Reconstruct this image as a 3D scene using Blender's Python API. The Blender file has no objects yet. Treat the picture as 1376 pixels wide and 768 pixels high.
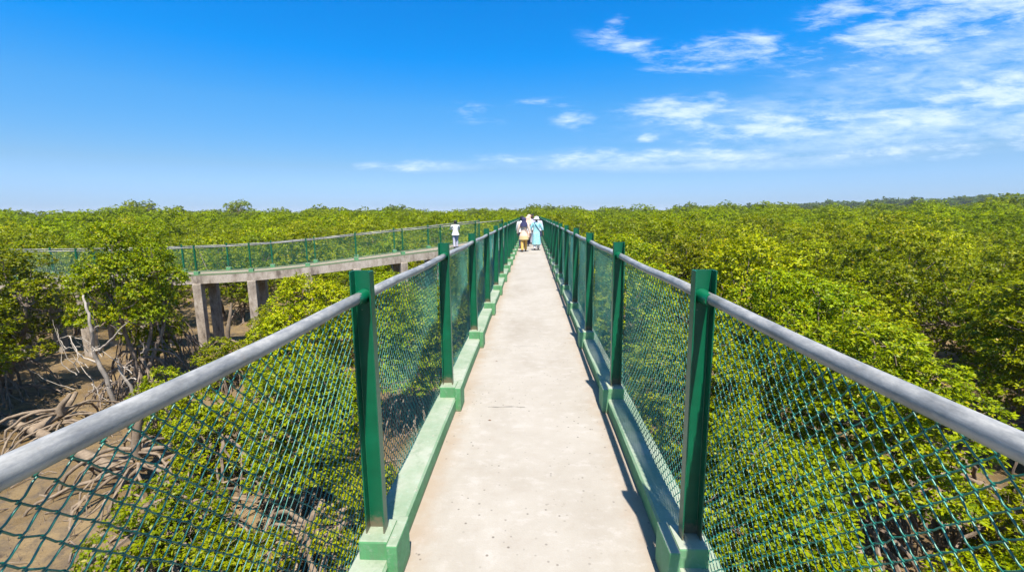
import bpy, bmesh, math, random
import numpy as np
from mathutils import Vector, Matrix, Quaternion

rad = math.radians
rng = np.random.default_rng(11)
random.seed(5)
scn = bpy.context.scene
COL = scn.collection

# ------------------------------------------------------------------ basics
class MB:
    """collects tubes, boxes and lofts, built as one mesh object"""
    def __init__(s):
        s.v = []; s.f = []; s.n = 0; s.mi = []
    def add(s, verts, faces, mat=0):
        s.v.append(np.asarray(verts, float)); o = s.n
        for f in faces:
            s.f.append([i + o for i in f]); s.mi.append(mat)
        s.n += len(verts)
    def box(s, x0, x1, y0, y1, z0, z1, mat=0, bev=0.0):
        if bev <= 0:
            v = [(x, y, z) for x in (x0, x1) for y in (y0, y1) for z in (z0, z1)]
            s.add(v, [(0, 1, 3, 2), (4, 6, 7, 5), (0, 4, 5, 1), (2, 3, 7, 6), (0, 2, 6, 4), (1, 5, 7, 3)], mat)
            return
        bm = bmesh.new()
        bmesh.ops.create_cube(bm, size=1.0)
        for q in bm.verts:
            q.co = Vector(((x0 + x1) / 2 + q.co.x * (x1 - x0), (y0 + y1) / 2 + q.co.y * (y1 - y0), (z0 + z1) / 2 + q.co.z * (z1 - z0)))
        bmesh.ops.bevel(bm, geom=list(bm.edges), offset=bev, segments=2, affect='EDGES', profile=0.6)
        bm.verts.index_update()
        s.add([tuple(q.co) for q in bm.verts], [[q.index for q in f.verts] for f in bm.faces], mat)
        bm.free()
    def tube(s, pts, r, k=6, caps=True, mat=0):
        pts = np.asarray(pts, float); n = len(pts)
        r = np.full(n, r, float) if np.isscalar(r) else np.asarray(r, float)
        t = np.gradient(pts, axis=0); t /= np.linalg.norm(t, axis=1)[:, None] + 1e-9
        up = np.array([0, 0, 1.0]) if abs(t[0, 2]) < 0.9 else np.array([1.0, 0, 0])
        a = np.cross(t[0], up); a /= np.linalg.norm(a)
        ang = np.arange(k) * 2 * np.pi / k
        V = []
        for i in range(n):
            a = a - t[i] * (a @ t[i]); a /= np.linalg.norm(a) + 1e-9
            b = np.cross(t[i], a)
            V.append(pts[i] + r[i] * (np.cos(ang)[:, None] * a + np.sin(ang)[:, None] * b))
        F = [(i * k + j, i * k + (j + 1) % k, (i + 1) * k + (j + 1) % k, (i + 1) * k + j) for i in range(n - 1) for j in range(k)]
        if caps:
            F += [tuple(range(k))[::-1], tuple((n - 1) * k + j for j in range(k))]
        s.add(np.concatenate(V), F, mat)
    def rings(s, rings, caps=True, mat=0):
        k = len(rings[0]); n = len(rings)
        F = [(i * k + j, i * k + (j + 1) % k, (i + 1) * k + (j + 1) % k, (i + 1) * k + j) for i in range(n - 1) for j in range(k)]
        if caps:
            F += [tuple(range(k))[::-1], tuple((n - 1) * k + j for j in range(k))]
        s.add(np.concatenate([np.asarray(q, float) for q in rings]), F, mat)
    def mesh(s, name, mats, smooth=False):
        me = bpy.data.meshes.new(name)
        V = np.concatenate(s.v)
        me.from_pydata(V.tolist(), [], s.f)
        mats = mats if isinstance(mats, (list, tuple)) else [mats]
        for m in mats: me.materials.append(m)
        if len(mats) > 1: me.polygons.foreach_set('material_index', s.mi)
        me.polygons.foreach_set('use_smooth', [smooth] * len(me.polygons))
        me.update()
        return me

def link(name, me, parent=None, loc=(0, 0, 0)):
    o = bpy.data.objects.new(name, me); COL.objects.link(o)
    o.location = loc
    if parent is not None: o.parent = parent
    return o
def tag(o, label=None, cat=None, group=None, kind=None):
    if label: o['label'] = label
    if cat: o['category'] = cat
    if group: o['group'] = group
    if kind: o['kind'] = kind
    return o
def thing(name, label, cat, loc=(0, 0, 0), group=None):
    return tag(link(name, None, None, loc), label, cat, group)
def smooth_by_angle(me, deg=40):
    me.polygons.foreach_set('use_smooth', [True] * len(me.polygons))
    try: me.set_sharp_from_angle(angle=rad(deg))
    except Exception: pass
    return me

# ------------------------------------------------------------------ materials
def new_mat(name):
    m = bpy.data.materials.new(name); m.use_nodes = True
    nt = m.node_tree; b = nt.nodes['Principled BSDF']
    return m, nt, b
def nd(nt, t, **kw):
    n = nt.nodes.new(t)
    for k, v in kw.items(): setattr(n, k, v)
    return n
def ramp(nt, fac, stops):
    r = nd(nt, 'ShaderNodeValToRGB')
    while len(r.color_ramp.elements) < len(stops): r.color_ramp.elements.new(0.5)
    for e, (p, c) in zip(r.color_ramp.elements, stops):
        e.position = p; e.color = (*c, 1) if len(c) == 3 else c
    nt.links.new(fac, r.inputs[0]); return r.outputs[0]
def noise(nt, scale, detail=4, rough=0.55, vec=None, dist=0.0):
    n = nd(nt, 'ShaderNodeTexNoise'); n.inputs['Scale'].default_value = scale
    n.inputs['Detail'].default_value = detail; n.inputs['Roughness'].default_value = rough
    n.inputs['Distortion'].default_value = dist
    if vec is not None: nt.links.new(vec, n.inputs['Vector'])
    return n.outputs['Fac']
def coords(nt, kind='Object', scale=None):
    c = nd(nt, 'ShaderNodeTexCoord').outputs[kind]
    if scale is None: return c
    m = nd(nt, 'ShaderNodeMapping'); m.inputs['Scale'].default_value = scale
    nt.links.new(c, m.inputs['Vector']); return m.outputs[0]
def mix(nt, fac, a, b, mode='MIX'):
    m = nd(nt, 'ShaderNodeMix', data_type='RGBA', blend_type=mode)
    for s, v in ((0, fac), (6, a), (7, b)):
        if hasattr(v, 'is_linked'): nt.links.new(v, m.inputs[s])
        else: m.inputs[s].default_value = v if s == 0 else (*v, 1)
    return m.outputs[2]
def maprange(nt, v, a, b, c=0.0, d=1.0, smooth=False):
    m = nd(nt, 'ShaderNodeMapRange'); m.inputs[1].default_value = a; m.inputs[2].default_value = b
    m.inputs[3].default_value = c; m.inputs[4].default_value = d
    if smooth: m.interpolation_type = 'SMOOTHSTEP'
    nt.links.new(v, m.inputs[0]); return m.outputs[0]
def math_(nt, op, a, b=0.0, clamp=False):
    m = nd(nt, 'ShaderNodeMath', operation=op); m.use_clamp = clamp
    for i, v in enumerate((a, b)):
        if hasattr(v, 'is_linked'): nt.links.new(v, m.inputs[i])
        else: m.inputs[i].default_value = v
    return m.outputs[0]
def bump(nt, b, h, strength=0.3, dist=0.01):
    n = nd(nt, 'ShaderNodeBump'); n.inputs['Strength'].default_value = strength; n.inputs['Distance'].default_value = dist
    nt.links.new(h, n.inputs['Height']); nt.links.new(n.outputs[0], b.inputs['Normal'])

def mat_deck():
    m, nt, b = new_mat('deck_concrete'); c = coords(nt)
    big = noise(nt, 0.8, 7, 0.68, coords(nt, 'Object', (1.5, 1, 1)), 0.3); mid = noise(nt, 7, 7, 0.7, coords(nt, 'Object', (0.85, 1.25, 1))); fine = noise(nt, 90, 3, 0.6, c)
    col = ramp(nt, big, [(0.28, (0.240, 0.212, 0.170)), (0.45, (0.282, 0.256, 0.214)), (0.58, (0.308, 0.282, 0.240)), (0.74, (0.332, 0.307, 0.267))])
    col = mix(nt, maprange(nt, mid, 0.53, 0.66, 0.0, 0.5), col, (0.365, 0.338, 0.304))
    col = mix(nt, maprange(nt, mid, 0.46, 0.30, 0.0, 0.25), col, (0.215, 0.175, 0.135))
    # brown dirt washed towards the kerbs
    sx = nd(nt, 'ShaderNodeSeparateXYZ'); nt.links.new(c, sx.inputs[0])
    ax = math_(nt, 'ABSOLUTE', sx.outputs[0])
    edge = maprange(nt, math_(nt, 'ADD', ax, math_(nt, 'MULTIPLY', noise(nt, 5, 5, 0.7, c), 0.34)), 0.66, 0.90, 0, 0.6, True)
    col = mix(nt, edge, col, (0.25, 0.175, 0.11))
    # pores and specks
    v = nd(nt, 'ShaderNodeTexVoronoi'); v.inputs['Scale'].default_value = 21; nt.links.new(c, v.inputs['Vector'])
    sp = maprange(nt, v.outputs['Distance'], 0.10, 0.20, 1, 0)
    spm = math_(nt, 'MULTIPLY', sp, maprange(nt, noise(nt, 1.6, 3, 0.6, c), 0.42, 0.56), True)
    sel = math_(nt, 'MULTIPLY', spm, maprange(nt, v.outputs['Color'], 0.44, 0.48), True)
    col = mix(nt, math_(nt, 'MULTIPLY', sel, 0.9), col, (0.10, 0.085, 0.07))
    col = mix(nt, maprange(nt, fine, 0.3, 0.7, 0.0, 0.22), col, (0.26, 0.21, 0.165))
    nt.links.new(col, b.inputs['Base Color']); b.inputs['Roughness'].default_value = 0.85
    b.inputs['Specular IOR Level'].default_value = 0.25
    bump(nt, b, math_(nt, 'ADD', mid, math_(nt, 'MULTIPLY', fine, 0.6)), 0.25, 0.01)
    return m
def mat_raw():
    m, nt, b = new_mat('stained_concrete'); c = coords(nt)
    big = noise(nt, 2.6, 7, 0.7, coords(nt, 'Object', (1, 1, 0.45))); fine = noise(nt, 22, 4, 0.6, c)
    col = ramp(nt, big, [(0.34, (0.13, 0.10, 0.074)), (0.46, (0.33, 0.27, 0.21)), (0.60, (0.48, 0.41, 0.335))])
    col = mix(nt, maprange(nt, fine, 0.35, 0.75, 0, 0.5), col, (0.15, 0.12, 0.095))
    nt.links.new(col, b.inputs['Base Color']); b.inputs['Roughness'].default_value = 0.9
    bump(nt, b, fine, 0.4, 0.02); return m
def mat_kerb():
    m, nt, b = new_mat('mint_kerb_paint'); c = coords(nt)
    big = noise(nt, 2.2, 6, 0.65, c); fine = noise(nt, 26, 5, 0.65, c)
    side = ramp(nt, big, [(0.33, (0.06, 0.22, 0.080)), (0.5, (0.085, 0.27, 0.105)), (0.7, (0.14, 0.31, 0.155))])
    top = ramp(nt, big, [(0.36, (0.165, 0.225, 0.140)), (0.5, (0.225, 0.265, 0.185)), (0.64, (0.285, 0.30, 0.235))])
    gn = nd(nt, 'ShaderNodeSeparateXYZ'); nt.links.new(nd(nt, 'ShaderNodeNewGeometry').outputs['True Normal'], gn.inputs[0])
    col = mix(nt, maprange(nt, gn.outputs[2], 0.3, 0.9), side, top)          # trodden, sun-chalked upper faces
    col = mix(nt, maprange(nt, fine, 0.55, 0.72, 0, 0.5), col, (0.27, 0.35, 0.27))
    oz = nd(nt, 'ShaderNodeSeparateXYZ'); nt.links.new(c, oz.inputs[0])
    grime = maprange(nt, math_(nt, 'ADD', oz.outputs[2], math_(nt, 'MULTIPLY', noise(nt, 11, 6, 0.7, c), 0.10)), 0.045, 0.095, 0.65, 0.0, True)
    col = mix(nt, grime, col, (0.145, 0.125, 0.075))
    streak = maprange(nt, noise(nt, 9, 6, 0.75, coords(nt, 'Object', (1, 1, 0.2))), 0.52, 0.66, 0, 0.5)
    col = mix(nt, streak, col, (0.12, 0.17, 0.10))
    chip = math_(nt, 'MULTIPLY', maprange(nt, noise(nt, 14, 6, 0.72, c), 0.64, 0.68), 0.85)
    col = mix(nt, chip, col, (0.33, 0.30, 0.24))
    nt.links.new(col, b.inputs['Base Color']); b.inputs['Roughness'].default_value = 0.75
    bump(nt, b, fine, 0.35, 0.008); return m
def mat_post():
    m, nt, b = new_mat('green_post_paint'); c = coords(nt)
    big = noise(nt, 5, 5, 0.6, c)
    col = ramp(nt, big, [(0.3, (0.0, 0.075, 0.032)), (0.55, (0.0, 0.105, 0.046)), (0.75, (0.002, 0.13, 0.062))])
    ch = maprange(nt, noise(nt, 38, 6, 0.75, c), 0.685, 0.71)
    col = mix(nt, ch, col, (0.20, 0.26, 0.21))
    col = mix(nt, maprange(nt, noise(nt, 9, 6, 0.75, coords(nt, 'Object', (1, 1, 0.15))), 0.62, 0.75, 0, 0.55), col, (0.06, 0.10, 0.055))
    oz = nd(nt, 'ShaderNodeSeparateXYZ'); nt.links.new(c, oz.inputs[0])
    foot = maprange(nt, math_(nt, 'ADD', oz.outputs[2], math_(nt, 'MULTIPLY', noise(nt, 30, 6, 0.7, c), -0.16)), 0.15, 0.22, 0.85, 0.0, True)
    col = mix(nt, foot, col, (0.16, 0.12, 0.075))
    nt.links.new(col, b.inputs['Base Color']); b.inputs['Roughness'].default_value = 0.38
    bump(nt, b, noise(nt, 60, 4, 0.6, c), 0.12, 0.004); return m
def mat_rail():
    m, nt, b = new_mat('galvanised_pipe')
    c0 = nd(nt, 'ShaderNodeVectorMath', operation='ADD'); nt.links.new(coords(nt), c0.inputs[0])
    cx = nd(nt, 'ShaderNodeCombineXYZ'); nt.links.new(math_(nt, 'MULTIPLY', nd(nt, 'ShaderNodeObjectInfo').outputs['Random'], 50.0), cx.inputs[1]); nt.links.new(cx.outputs[0], c0.inputs[1])
    def str_(k):
        q = nd(nt, 'ShaderNodeMapping'); q.inputs['Scale'].default_value = (1, k, 1); nt.links.new(c0.outputs[0], q.inputs['Vector']); return q.outputs[0]
    c = str_(0.35)
    big = noise(nt, 16, 7, 0.75, c); st = noise(nt, 70, 5, 0.7, str_(0.05))
    col = ramp(nt, big, [(0.34, (0.145, 0.145, 0.138)), (0.5, (0.255, 0.25, 0.232)), (0.64, (0.385, 0.37, 0.335))])
    col = mix(nt, maprange(nt, st, 0.5, 0.72, 0, 0.75), col, (0.14, 0.145, 0.15))
    col = mix(nt, maprange(nt, noise(nt, 24, 6, 0.75, str_(0.6)), 0.60, 0.70, 0, 0.6), col, (0.30, 0.25, 0.20))
    nt.links.new(col, b.inputs['Base Color']); b.inputs['Metallic'].default_value = 0.12
    nt.links.new(maprange(nt, big, 0.3, 0.7, 0.38, 0.55), b.inputs['Roughness']); 
    bump(nt, b, st, 0.08, 0.003); return m
def mat_wire():
    m, nt, b = new_mat('green_coated_wire'); c = coords(nt)
    col = ramp(nt, noise(nt, 7, 4, 0.6, c), [(0.35, (0.002, 0.10, 0.068)), (0.65, (0.012, 0.18, 0.128))])
    nt.links.new(col, b.inputs['Base Color']); b.inputs['Roughness'].default_value = 0.42
    b.inputs['Specular IOR Level'].default_value = 0.7
    return m
def mat_mud():
    m, nt, b = new_mat('tidal_mud'); c = coords(nt)
    big = noise(nt, 0.35, 6, 0.6, c); mid = noise(nt, 2.4, 7, 0.68, c); fine = noise(nt, 20, 5, 0.7, c)
    col = ramp(nt, big, [(0.3, (0.105, 0.067, 0.027)), (0.5, (0.150, 0.098, 0.039)), (0.7, (0.20, 0.136, 0.058))])
    col = mix(nt, maprange(nt, mid, 0.47, 0.62, 0, 0.75), col, (0.072, 0.052, 0.032))
    col = mix(nt, maprange(nt, fine, 0.58, 0.66, 0, 0.8), col, (0.04, 0.03, 0.02))
    nt.links.new(col, b.inputs['Base Color'])
    nt.links.new(math_(nt, 'MULTIPLY', maprange(nt, mid, 0.3, 0.7, 0.5, 0.95), maprange(nt, big, 0.40, 0.52, 0.45, 1.0, True)), b.inputs['Roughness'])
    bump(nt, b, math_(nt, 'ADD', mid, math_(nt, 'MULTIPLY', fine, 0.35)), 0.7, 0.12); return m
def mat_bark(name, a, bb, cc):
    m, nt, b = new_mat(name); c = coords(nt)
    big = noise(nt, 4, 6, 0.7, c); f = noise(nt, 30, 4, 0.7, c)
    col = ramp(nt, big, [(0.3, a), (0.5, bb), (0.7, cc)])
    col = mix(nt, maprange(nt, f, 0.45, 0.7, 0, 0.5), col, a)
    nt.links.new(col, b.inputs['Base Color']); b.inputs['Roughness'].default_value = 0.9
    bump(nt, b, f, 0.5, 0.01); return m
def mat_leaf(name, dark, mid_, light, yellow, spec=0.11):
    m, nt, b = new_mat(name)
    g = nd(nt, 'ShaderNodeNewGeometry').outputs['Random Per Island']
    oi = nd(nt, 'ShaderNodeObjectInfo').outputs['Random']
    col = ramp(nt, g, [(0.0, dark), (0.22, mid_), (0.6, light), (0.955, light), (0.965, yellow), (1.0, yellow)])
    hs = nd(nt, 'ShaderNodeHueSaturation')
    nt.links.new(maprange(nt, oi, 0, 1, 0.488, 0.514), hs.inputs['Hue'])
    nt.links.new(maprange(nt, math_(nt, 'FRACT', math_(nt, 'MULTIPLY', oi, 7.31)), 0, 1, 0.62, 1.2), hs.inputs['Value'])
    nt.links.new(col, hs.inputs['Color'])
    geo = nd(nt, 'ShaderNodeNewGeometry').outputs['Position']
    big = noise(nt, 0.16, 3, 0.6, geo)                       # stands of greener and yellower trees
    hs2 = nd(nt, 'ShaderNodeHueSaturation'); nt.links.new(hs.outputs[0], hs2.inputs['Color'])
    nt.links.new(maprange(nt, big, 0.32, 0.68, 0.520, 0.493), hs2.inputs['Hue'])
    hs = hs2
    nt.links.new(hs.outputs[0], b.inputs['Base Color'])
    b.inputs['Roughness'].default_value = 0.40; b.inputs['Specular IOR Level'].default_value = spec
    tr = nd(nt, 'ShaderNodeBsdfTranslucent')
    nt.links.new(mix(nt, 0.5, hs.outputs[0], (0.33, 0.42, 0.005)), tr.inputs['Color'])
    ms = nd(nt, 'ShaderNodeMixShader'); ms.inputs[0].default_value = 0.24
    nt.links.new(b.outputs[0], ms.inputs[1]); nt.links.new(tr.outputs[0], ms.inputs[2])
    nt.links.new(ms.outputs[0], nt.nodes['Material Output'].inputs['Surface'])
    return m
def mat_cloth(name, col, col2=None, scale=60):
    m, nt, b = new_mat(name); c = coords(nt)
    f = noise(nt, scale, 4, 0.6, c)
    o = ramp(nt, f, [(0.4, col), (0.62, col2 or tuple(x * 0.85 for x in col))])
    nt.links.new(o, b.inputs['Base Color']); b.inputs['Roughness'].default_value = 0.85
    return m

M_DECK, M_RAW, M_KERB, M_POST, M_RAIL, M_WIRE, M_MUD = mat_deck(), mat_raw(), mat_kerb(), mat_post(), mat_rail(), mat_wire(), mat_mud()
M_BARK = mat_bark('mangrove_bark', (0.085, 0.06, 0.042), (0.19, 0.14, 0.10), (0.30, 0.235, 0.175))
M_PALE = mat_bark('bleached_wood', (0.105, 0.073, 0.045), (0.195, 0.142, 0.092), (0.28, 0.215, 0.145))
M_LEAF = mat_leaf('mangrove_leaf', (0.050, 0.082, 0.001), (0.150, 0.188, 0.001), (0.265, 0.285, 0.001), (0.36, 0.27, 0.008))
M_LEAF2 = mat_leaf('bright_mangrove_leaf', (0.065, 0.098, 0.001), (0.18, 0.215, 0.001), (0.29, 0.30, 0.001), (0.38, 0.28, 0.008))
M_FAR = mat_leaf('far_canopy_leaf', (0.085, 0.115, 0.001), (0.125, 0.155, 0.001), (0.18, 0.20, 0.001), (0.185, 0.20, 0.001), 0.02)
M_LIMB = mat_bark('sun_bleached_limb', (0.22, 0.18, 0.14), (0.36, 0.31, 0.25), (0.45, 0.40, 0.34))
M_CRACK = mat_cloth('dark_joint_line', (0.13, 0.11, 0.09))  # dark colour of the cracks and joints across the deck

GZ = -5.25          # tidal flat below the deck
# ------------------------------------------------------------------ ground
def ground_h(x, y):
    h = (0.16 * np.sin(x * 0.9 + 1.3 * np.sin(y * 0.5)) * np.sin(y * 0.8 + 0.7 * np.sin(x * 0.63))
         + 0.10 * np.sin(x * 2.1 + y * 1.3) * np.sin(y * 1.9 - x * 0.7)
         + 0.05 * np.sin(x * 4.7 - y * 2.2 + 1) * np.sin(y * 4.1 + x * 1.1))
    far = np.clip((np.hypot(x, y) - 60) / 60, 0, 1)
    return GZ + h * (1 - far)
def make_ground():
    near = np.arange(-48, 48.01, 0.4)
    ext = np.array([60, 80, 110, 160, 250, 400, 700, 1200, 2200.])
    ax = np.concatenate([-ext[::-1], near, ext]); ay = ax + 14
    X, Y = np.meshgrid(ax, ay, indexing='ij'); Z = ground_h(X, Y)
    n = len(ax); V = np.stack([X, Y, Z], -1).reshape(-1, 3)
    I = np.arange(n * n).reshape(n, n)
    F = np.stack([I[:-1, :-1], I[1:, :-1], I[1:, 1:], I[:-1, 1:]], -1).reshape(-1, 4)
    me = bpy.data.meshes.new('ground'); me.from_pydata(V.tolist(), [], F.tolist()); me.materials.append(M_MUD)
    me.polygons.foreach_set('use_smooth', [True] * len(me.polygons))
    tag(link('ground', me), 'brown tidal mud flat under the mangrove trees', 'ground', kind='structure')
make_ground()

# ------------------------------------------------------------------ straight footbridge
S = 1.97; Y1 = 2.02; POSTS = [Y1 + S * k for k in range(-2, 23)]
YEND = POSTS[-1] + 0.6; YBEG = POSTS[0] - 0.6
PX = 0.77; RZ = 1.40; PTOP = 1.518; BZ = 0.218; KZ = 0.12
JOIN = (31.2, 34.0)                     # where the curved footbridge meets this one
bridge = thing('footbridge', 'long straight pale concrete footbridge with mint green kerbs at canopy height', 'footbridge')
b = MB(); b.box(-0.90, 0.90, YBEG, YEND, -0.22, 0.0); link('deck', b.mesh('deck', M_DECK), bridge)
b = MB()
for x in (-0.62, 0.62): b.box(x - 0.16, x + 0.16, YBEG, YEND, -0.62, -0.223)
for y in POSTS[::2]: b.box(-0.85, 0.85, y - 0.17, y + 0.17, -0.92, -0.625)
link('beam', b.mesh('beam', M_RAW), bridge)
b0 = MB(); b0.box(-0.19, 0.19, -0.19, 0.19, GZ - 0.5, -0.925, bev=0.02); cm = b0.mesh('column', M_RAW)
for y in POSTS[::2]:
    for x in (-0.55, 0.55): link('column', cm, bridge, (x, y, 0))
# shrinkage cracks and joints across the deck, level with the posts
for k, y in enumerate(POSTS[2:12]):
    pts = []; x = -0.62 + 0.22 * random.random()
    x1 = 0.62 - 0.25 * random.random(); yy = 0
    L = []; R = []
    while x < x1:
        yy = 0.9 * yy + random.uniform(-0.011, 0.011); w = random.uniform(0.0012, 0.0042) * (1 if random.random() > 0.3 else 0.3)
        L.append((x, y - 0.03 + yy - w, 0.004)); R.append((x, y - 0.03 + yy + w, 0.004)); x += random.uniform(0.02, 0.06)
    i0 = random.randint(0, len(L) // 2); i1 = i0 + random.randint(len(L) // 4, len(L) // 2)
    L, R = L[i0:i1], R[i0:i1]; n = len(L)
    mb = MB(); mb.add(L + R, [(i, i + 1, n + i + 1, n + i) for i in range(n - 1)])
    link('deck_crack', mb.mesh('deck_crack', M_CRACK), bridge)
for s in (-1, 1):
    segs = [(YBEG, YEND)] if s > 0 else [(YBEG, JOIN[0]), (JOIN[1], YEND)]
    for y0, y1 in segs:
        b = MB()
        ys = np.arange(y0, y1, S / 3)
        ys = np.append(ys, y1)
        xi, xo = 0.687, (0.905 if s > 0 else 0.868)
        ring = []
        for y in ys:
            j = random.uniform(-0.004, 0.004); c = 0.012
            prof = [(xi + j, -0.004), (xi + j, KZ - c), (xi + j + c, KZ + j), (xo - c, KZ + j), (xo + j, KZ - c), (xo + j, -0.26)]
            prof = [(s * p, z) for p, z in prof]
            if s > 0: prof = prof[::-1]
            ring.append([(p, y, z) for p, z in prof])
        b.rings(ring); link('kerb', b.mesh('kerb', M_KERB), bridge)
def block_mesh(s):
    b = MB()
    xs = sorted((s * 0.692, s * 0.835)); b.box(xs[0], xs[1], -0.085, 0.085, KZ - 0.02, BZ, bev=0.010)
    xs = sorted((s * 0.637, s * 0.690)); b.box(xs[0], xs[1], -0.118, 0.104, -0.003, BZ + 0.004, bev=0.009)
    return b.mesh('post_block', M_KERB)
blk = {s: block_mesh(s) for s in (-1, 1)}

def channel_mesh(z0, z1, w=0.094, d=0.058, t=0.007):
    b = MB(); h = w / 2
    prof = [(-h, -d / 2), (-h + t, -d / 2), (-h + t, d / 2 - t), (h - t, d / 2 - t), (h - t, -d / 2), (h, -d / 2), (h, d / 2), (-h, d / 2)]
    zs = np.linspace(z0, z1, 6)
    b.rings([[(x, y, z) for x, y in prof] for z in zs], caps=True)
    me = b.mesh('post', M_POST)
    bm = bmesh.new(); bm.from_mesh(me)
    e = [q for q in bm.edges if abs(q.verts[0].co.z - q.verts[1].co.z) > 0.05]
    bmesh.ops.bevel(bm, geom=e, offset=0.0022, segments=2, affect='EDGES', profile=0.5)
    bm.to_mesh(me); bm.free(); return me
post_me = channel_mesh(BZ - 0.02, PTOP)
b = MB()
b.tube([(0, -0.092 + 0.0, RZ), (0, -0.05, RZ), (0, -0.03, RZ), (0, 0.018, RZ)], [0.0262, 0.0275, 0.031, 0.034], 14)
b.tube([(0, 0.031, RZ), (0, 0.05, RZ), (0, 0.075, RZ)], [0.033, 0.029, 0.026], 14)
collar_me = smooth_by_angle(b.mesh('weld_collar', M_POST))
b = MB()
b.tube([(0, 0.028 + (S - 0.03) * q / 8, RZ + 0.004 * math.sin(q)) for q in range(9)], 0.0238, 20)
rail_me = b.mesh('handrail', M_RAIL, True)

def panel_mesh(L, z0, z1, near, seed):
    r_ = np.random.default_rng(seed); b = MB()
    p = 0.029; q = 0.060; nx = int(round((L) / p)); p = L / nx
    nz = int(round((z1 - z0) / (q / 2))); q = 2 * (z1 - z0) / nz
    gx = r_.normal(0, 0.0012, (nx + 2, nz + 1)); gz = r_.normal(0, 0.0016, (nx + 2, nz + 1))
    R = 0.0021 if near else 0.0019; d = 0.0036
    def warp(x, y, z):
        u = x / L
        bul = 0.018 * math.sin(math.pi * u) * math.sin(math.pi * (z - z0) / (z1 - z0)) + 0.006 * math.sin(9 * u + 5 * z)
        sag = -0.006 * math.sin(math.pi * u) * max(0, (z - z0) / (z1 - z0) - 0.5) * 2
        return (y + bul, x, z + sag)
    for i in range(nx):
        pts = []
        for j in range(nz + 1):
            hi = (i + j) % 2
            a = i + hi
            cx = a * p + gx[a, j]; cz = z0 + j * q / 2 + gz[a, j]
            sg = 1 if hi else -1
            if near:                            # the wire hooks round its neighbour at every knot
                e = 0.0065; fx = 2 * p / q
                for dz, xx, yy in ((-e, -sg * e * fx, -sg * d), (-e * 0.3, sg * 0.0012, -sg * d * 0.8), (e * 0.3, sg * 0.0012, sg * d * 0.8), (e, -sg * e * fx, sg * d)):
                    if (j == 0 and dz < 0) or (j == nz and dz > 0): continue
                    pts.append(warp(cx + xx, yy, cz + dz))
            else:
                pts.append(warp(cx, sg * 0.002, cz))
        b.tube(pts, R, 5 if near else 3, False)
    for z, rr in ((z0 + 0.004, 0.0026), (z1 - 0.006, 0.0028)):
        b.tube([warp(L * t / 10, 0.002, z) for t in range(11)], rr, 5 if near else 3)
    if near:                                    # loops that tie the mesh up under the pipe
        for i in range(0, nx + 1, 2):
            x = min(max(i * p, 0.01), L - 0.01) + r_.normal(0, 0.003)
            b.tube([warp(x - 0.005, -0.004, z1 - 0.02), warp(x + 0.004, -0.008, z1 - 0.002), warp(x + 0.002, 0.004, z1 + 0.006), warp(x + 0.006, 0.008, z1 - 0.016)], R, 5, False)
    return b.mesh('wire_mesh', M_WIRE, near)
PL = S - 0.02
pan_near = [panel_mesh(PL, 0.105, RZ - 0.022, True, 3 + k) for k in range(2)]
pan_far = panel_mesh(PL, 0.105, RZ - 0.022, False, 9)

def straight_fence(s, label):
    f = thing('fence', label, 'fence', (s * PX, 0, 0))
    n = len(POSTS)
    for k, y in enumerate(POSTS):
        if s < 0 and JOIN[0] < y < JOIN[1]: pass
        bl = link('post_block', blk[s], bridge, (0, y, 0))
        p = link('post', post_me, f, (0, y, 0)); p.rotation_euler = (random.uniform(-.006, .006), random.uniform(-.006, .006), random.uniform(-.02, .02))
        c = link('weld_collar', collar_me, p)
        gap = s < 0 and k + 1 < n and JOIN[0] < (y + POSTS[k + 1]) / 2 < JOIN[1]
        if k + 1 < n and not gap:
            link('handrail', rail_me, f, (0, y, 0))
            m = link('wire_mesh', pan_near[k % 2] if k < 7 else pan_far, f, (s * 0.062, y + 0.01, 0))
            if s < 0: m.scale = (-1, 1, 1); m.rotation_euler[1] = 0.022; m.location.x = -0.092
    return f
straight_fence(-1, 'green post and mesh fence on the sunlit kerb side, facing the curved footbridge')
straight_fence(1, 'green post and mesh fence on the shaded kerb side, away from the curved footbridge')

# ------------------------------------------------------------------ curved footbridge
CP = [(-37.02, 23.04, -1.57), (-33.97, 21.97, -1.57), (-31.14, 21.39, -1.57), (-28.23, 21.11, -1.57), (-25.23, 21.09, -1.57), (-22.23, 21.27, -1.55), (-19.44, 21.59, -1.53), (-16.86, 22.05, -1.46), (-14.38, 22.61, -1.37), (-11.81, 23.42, -1.17), (-9.55, 24.36, -0.95), (-7.3, 25.56, -0.7), (-5.41, 26.99, -0.5), (-3.54, 28.88, -0.25), (-1.95, 31.15, -0.07), (-0.92, 32.2, -0.02)]
CP = np.array(CP)
CP[:, 2] += np.interp(CP[:, 0], [-20, -9, -6, -3, -1.5], [0.30, 0.24, 0.17, 0.06, 0.0])
def catmull(P, sub=8):
    out = []
    for i in range(len(P) - 1):
        a, b_, c, d = P[max(i - 1, 0)], P[i], P[i + 1], P[min(i + 2, len(P) - 1)]
        for t in np.arange(sub) / sub:
            out.append(0.5 * ((2 * b_) + (c - a) * t + (2 * a - 5 * b_ + 4 * c - d) * t * t + (3 * b_ - 3 * c + d - a) * t ** 3))
    out.append(P[-1]); return np.array(out)
CE = catmull(CP)
T = np.gradient(CE, axis=0); T[:, 2] = 0; T /= np.linalg.norm(T, axis=1)[:, None]
N = np.stack([-T[:, 1], T[:, 0], 0 * T[:, 0]], 1)         # towards the far edge
W = 1.54
curved = thing('footbridge', 'curved concrete footbridge on tall stained columns, swinging round to join the straight one', 'footbridge')
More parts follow.
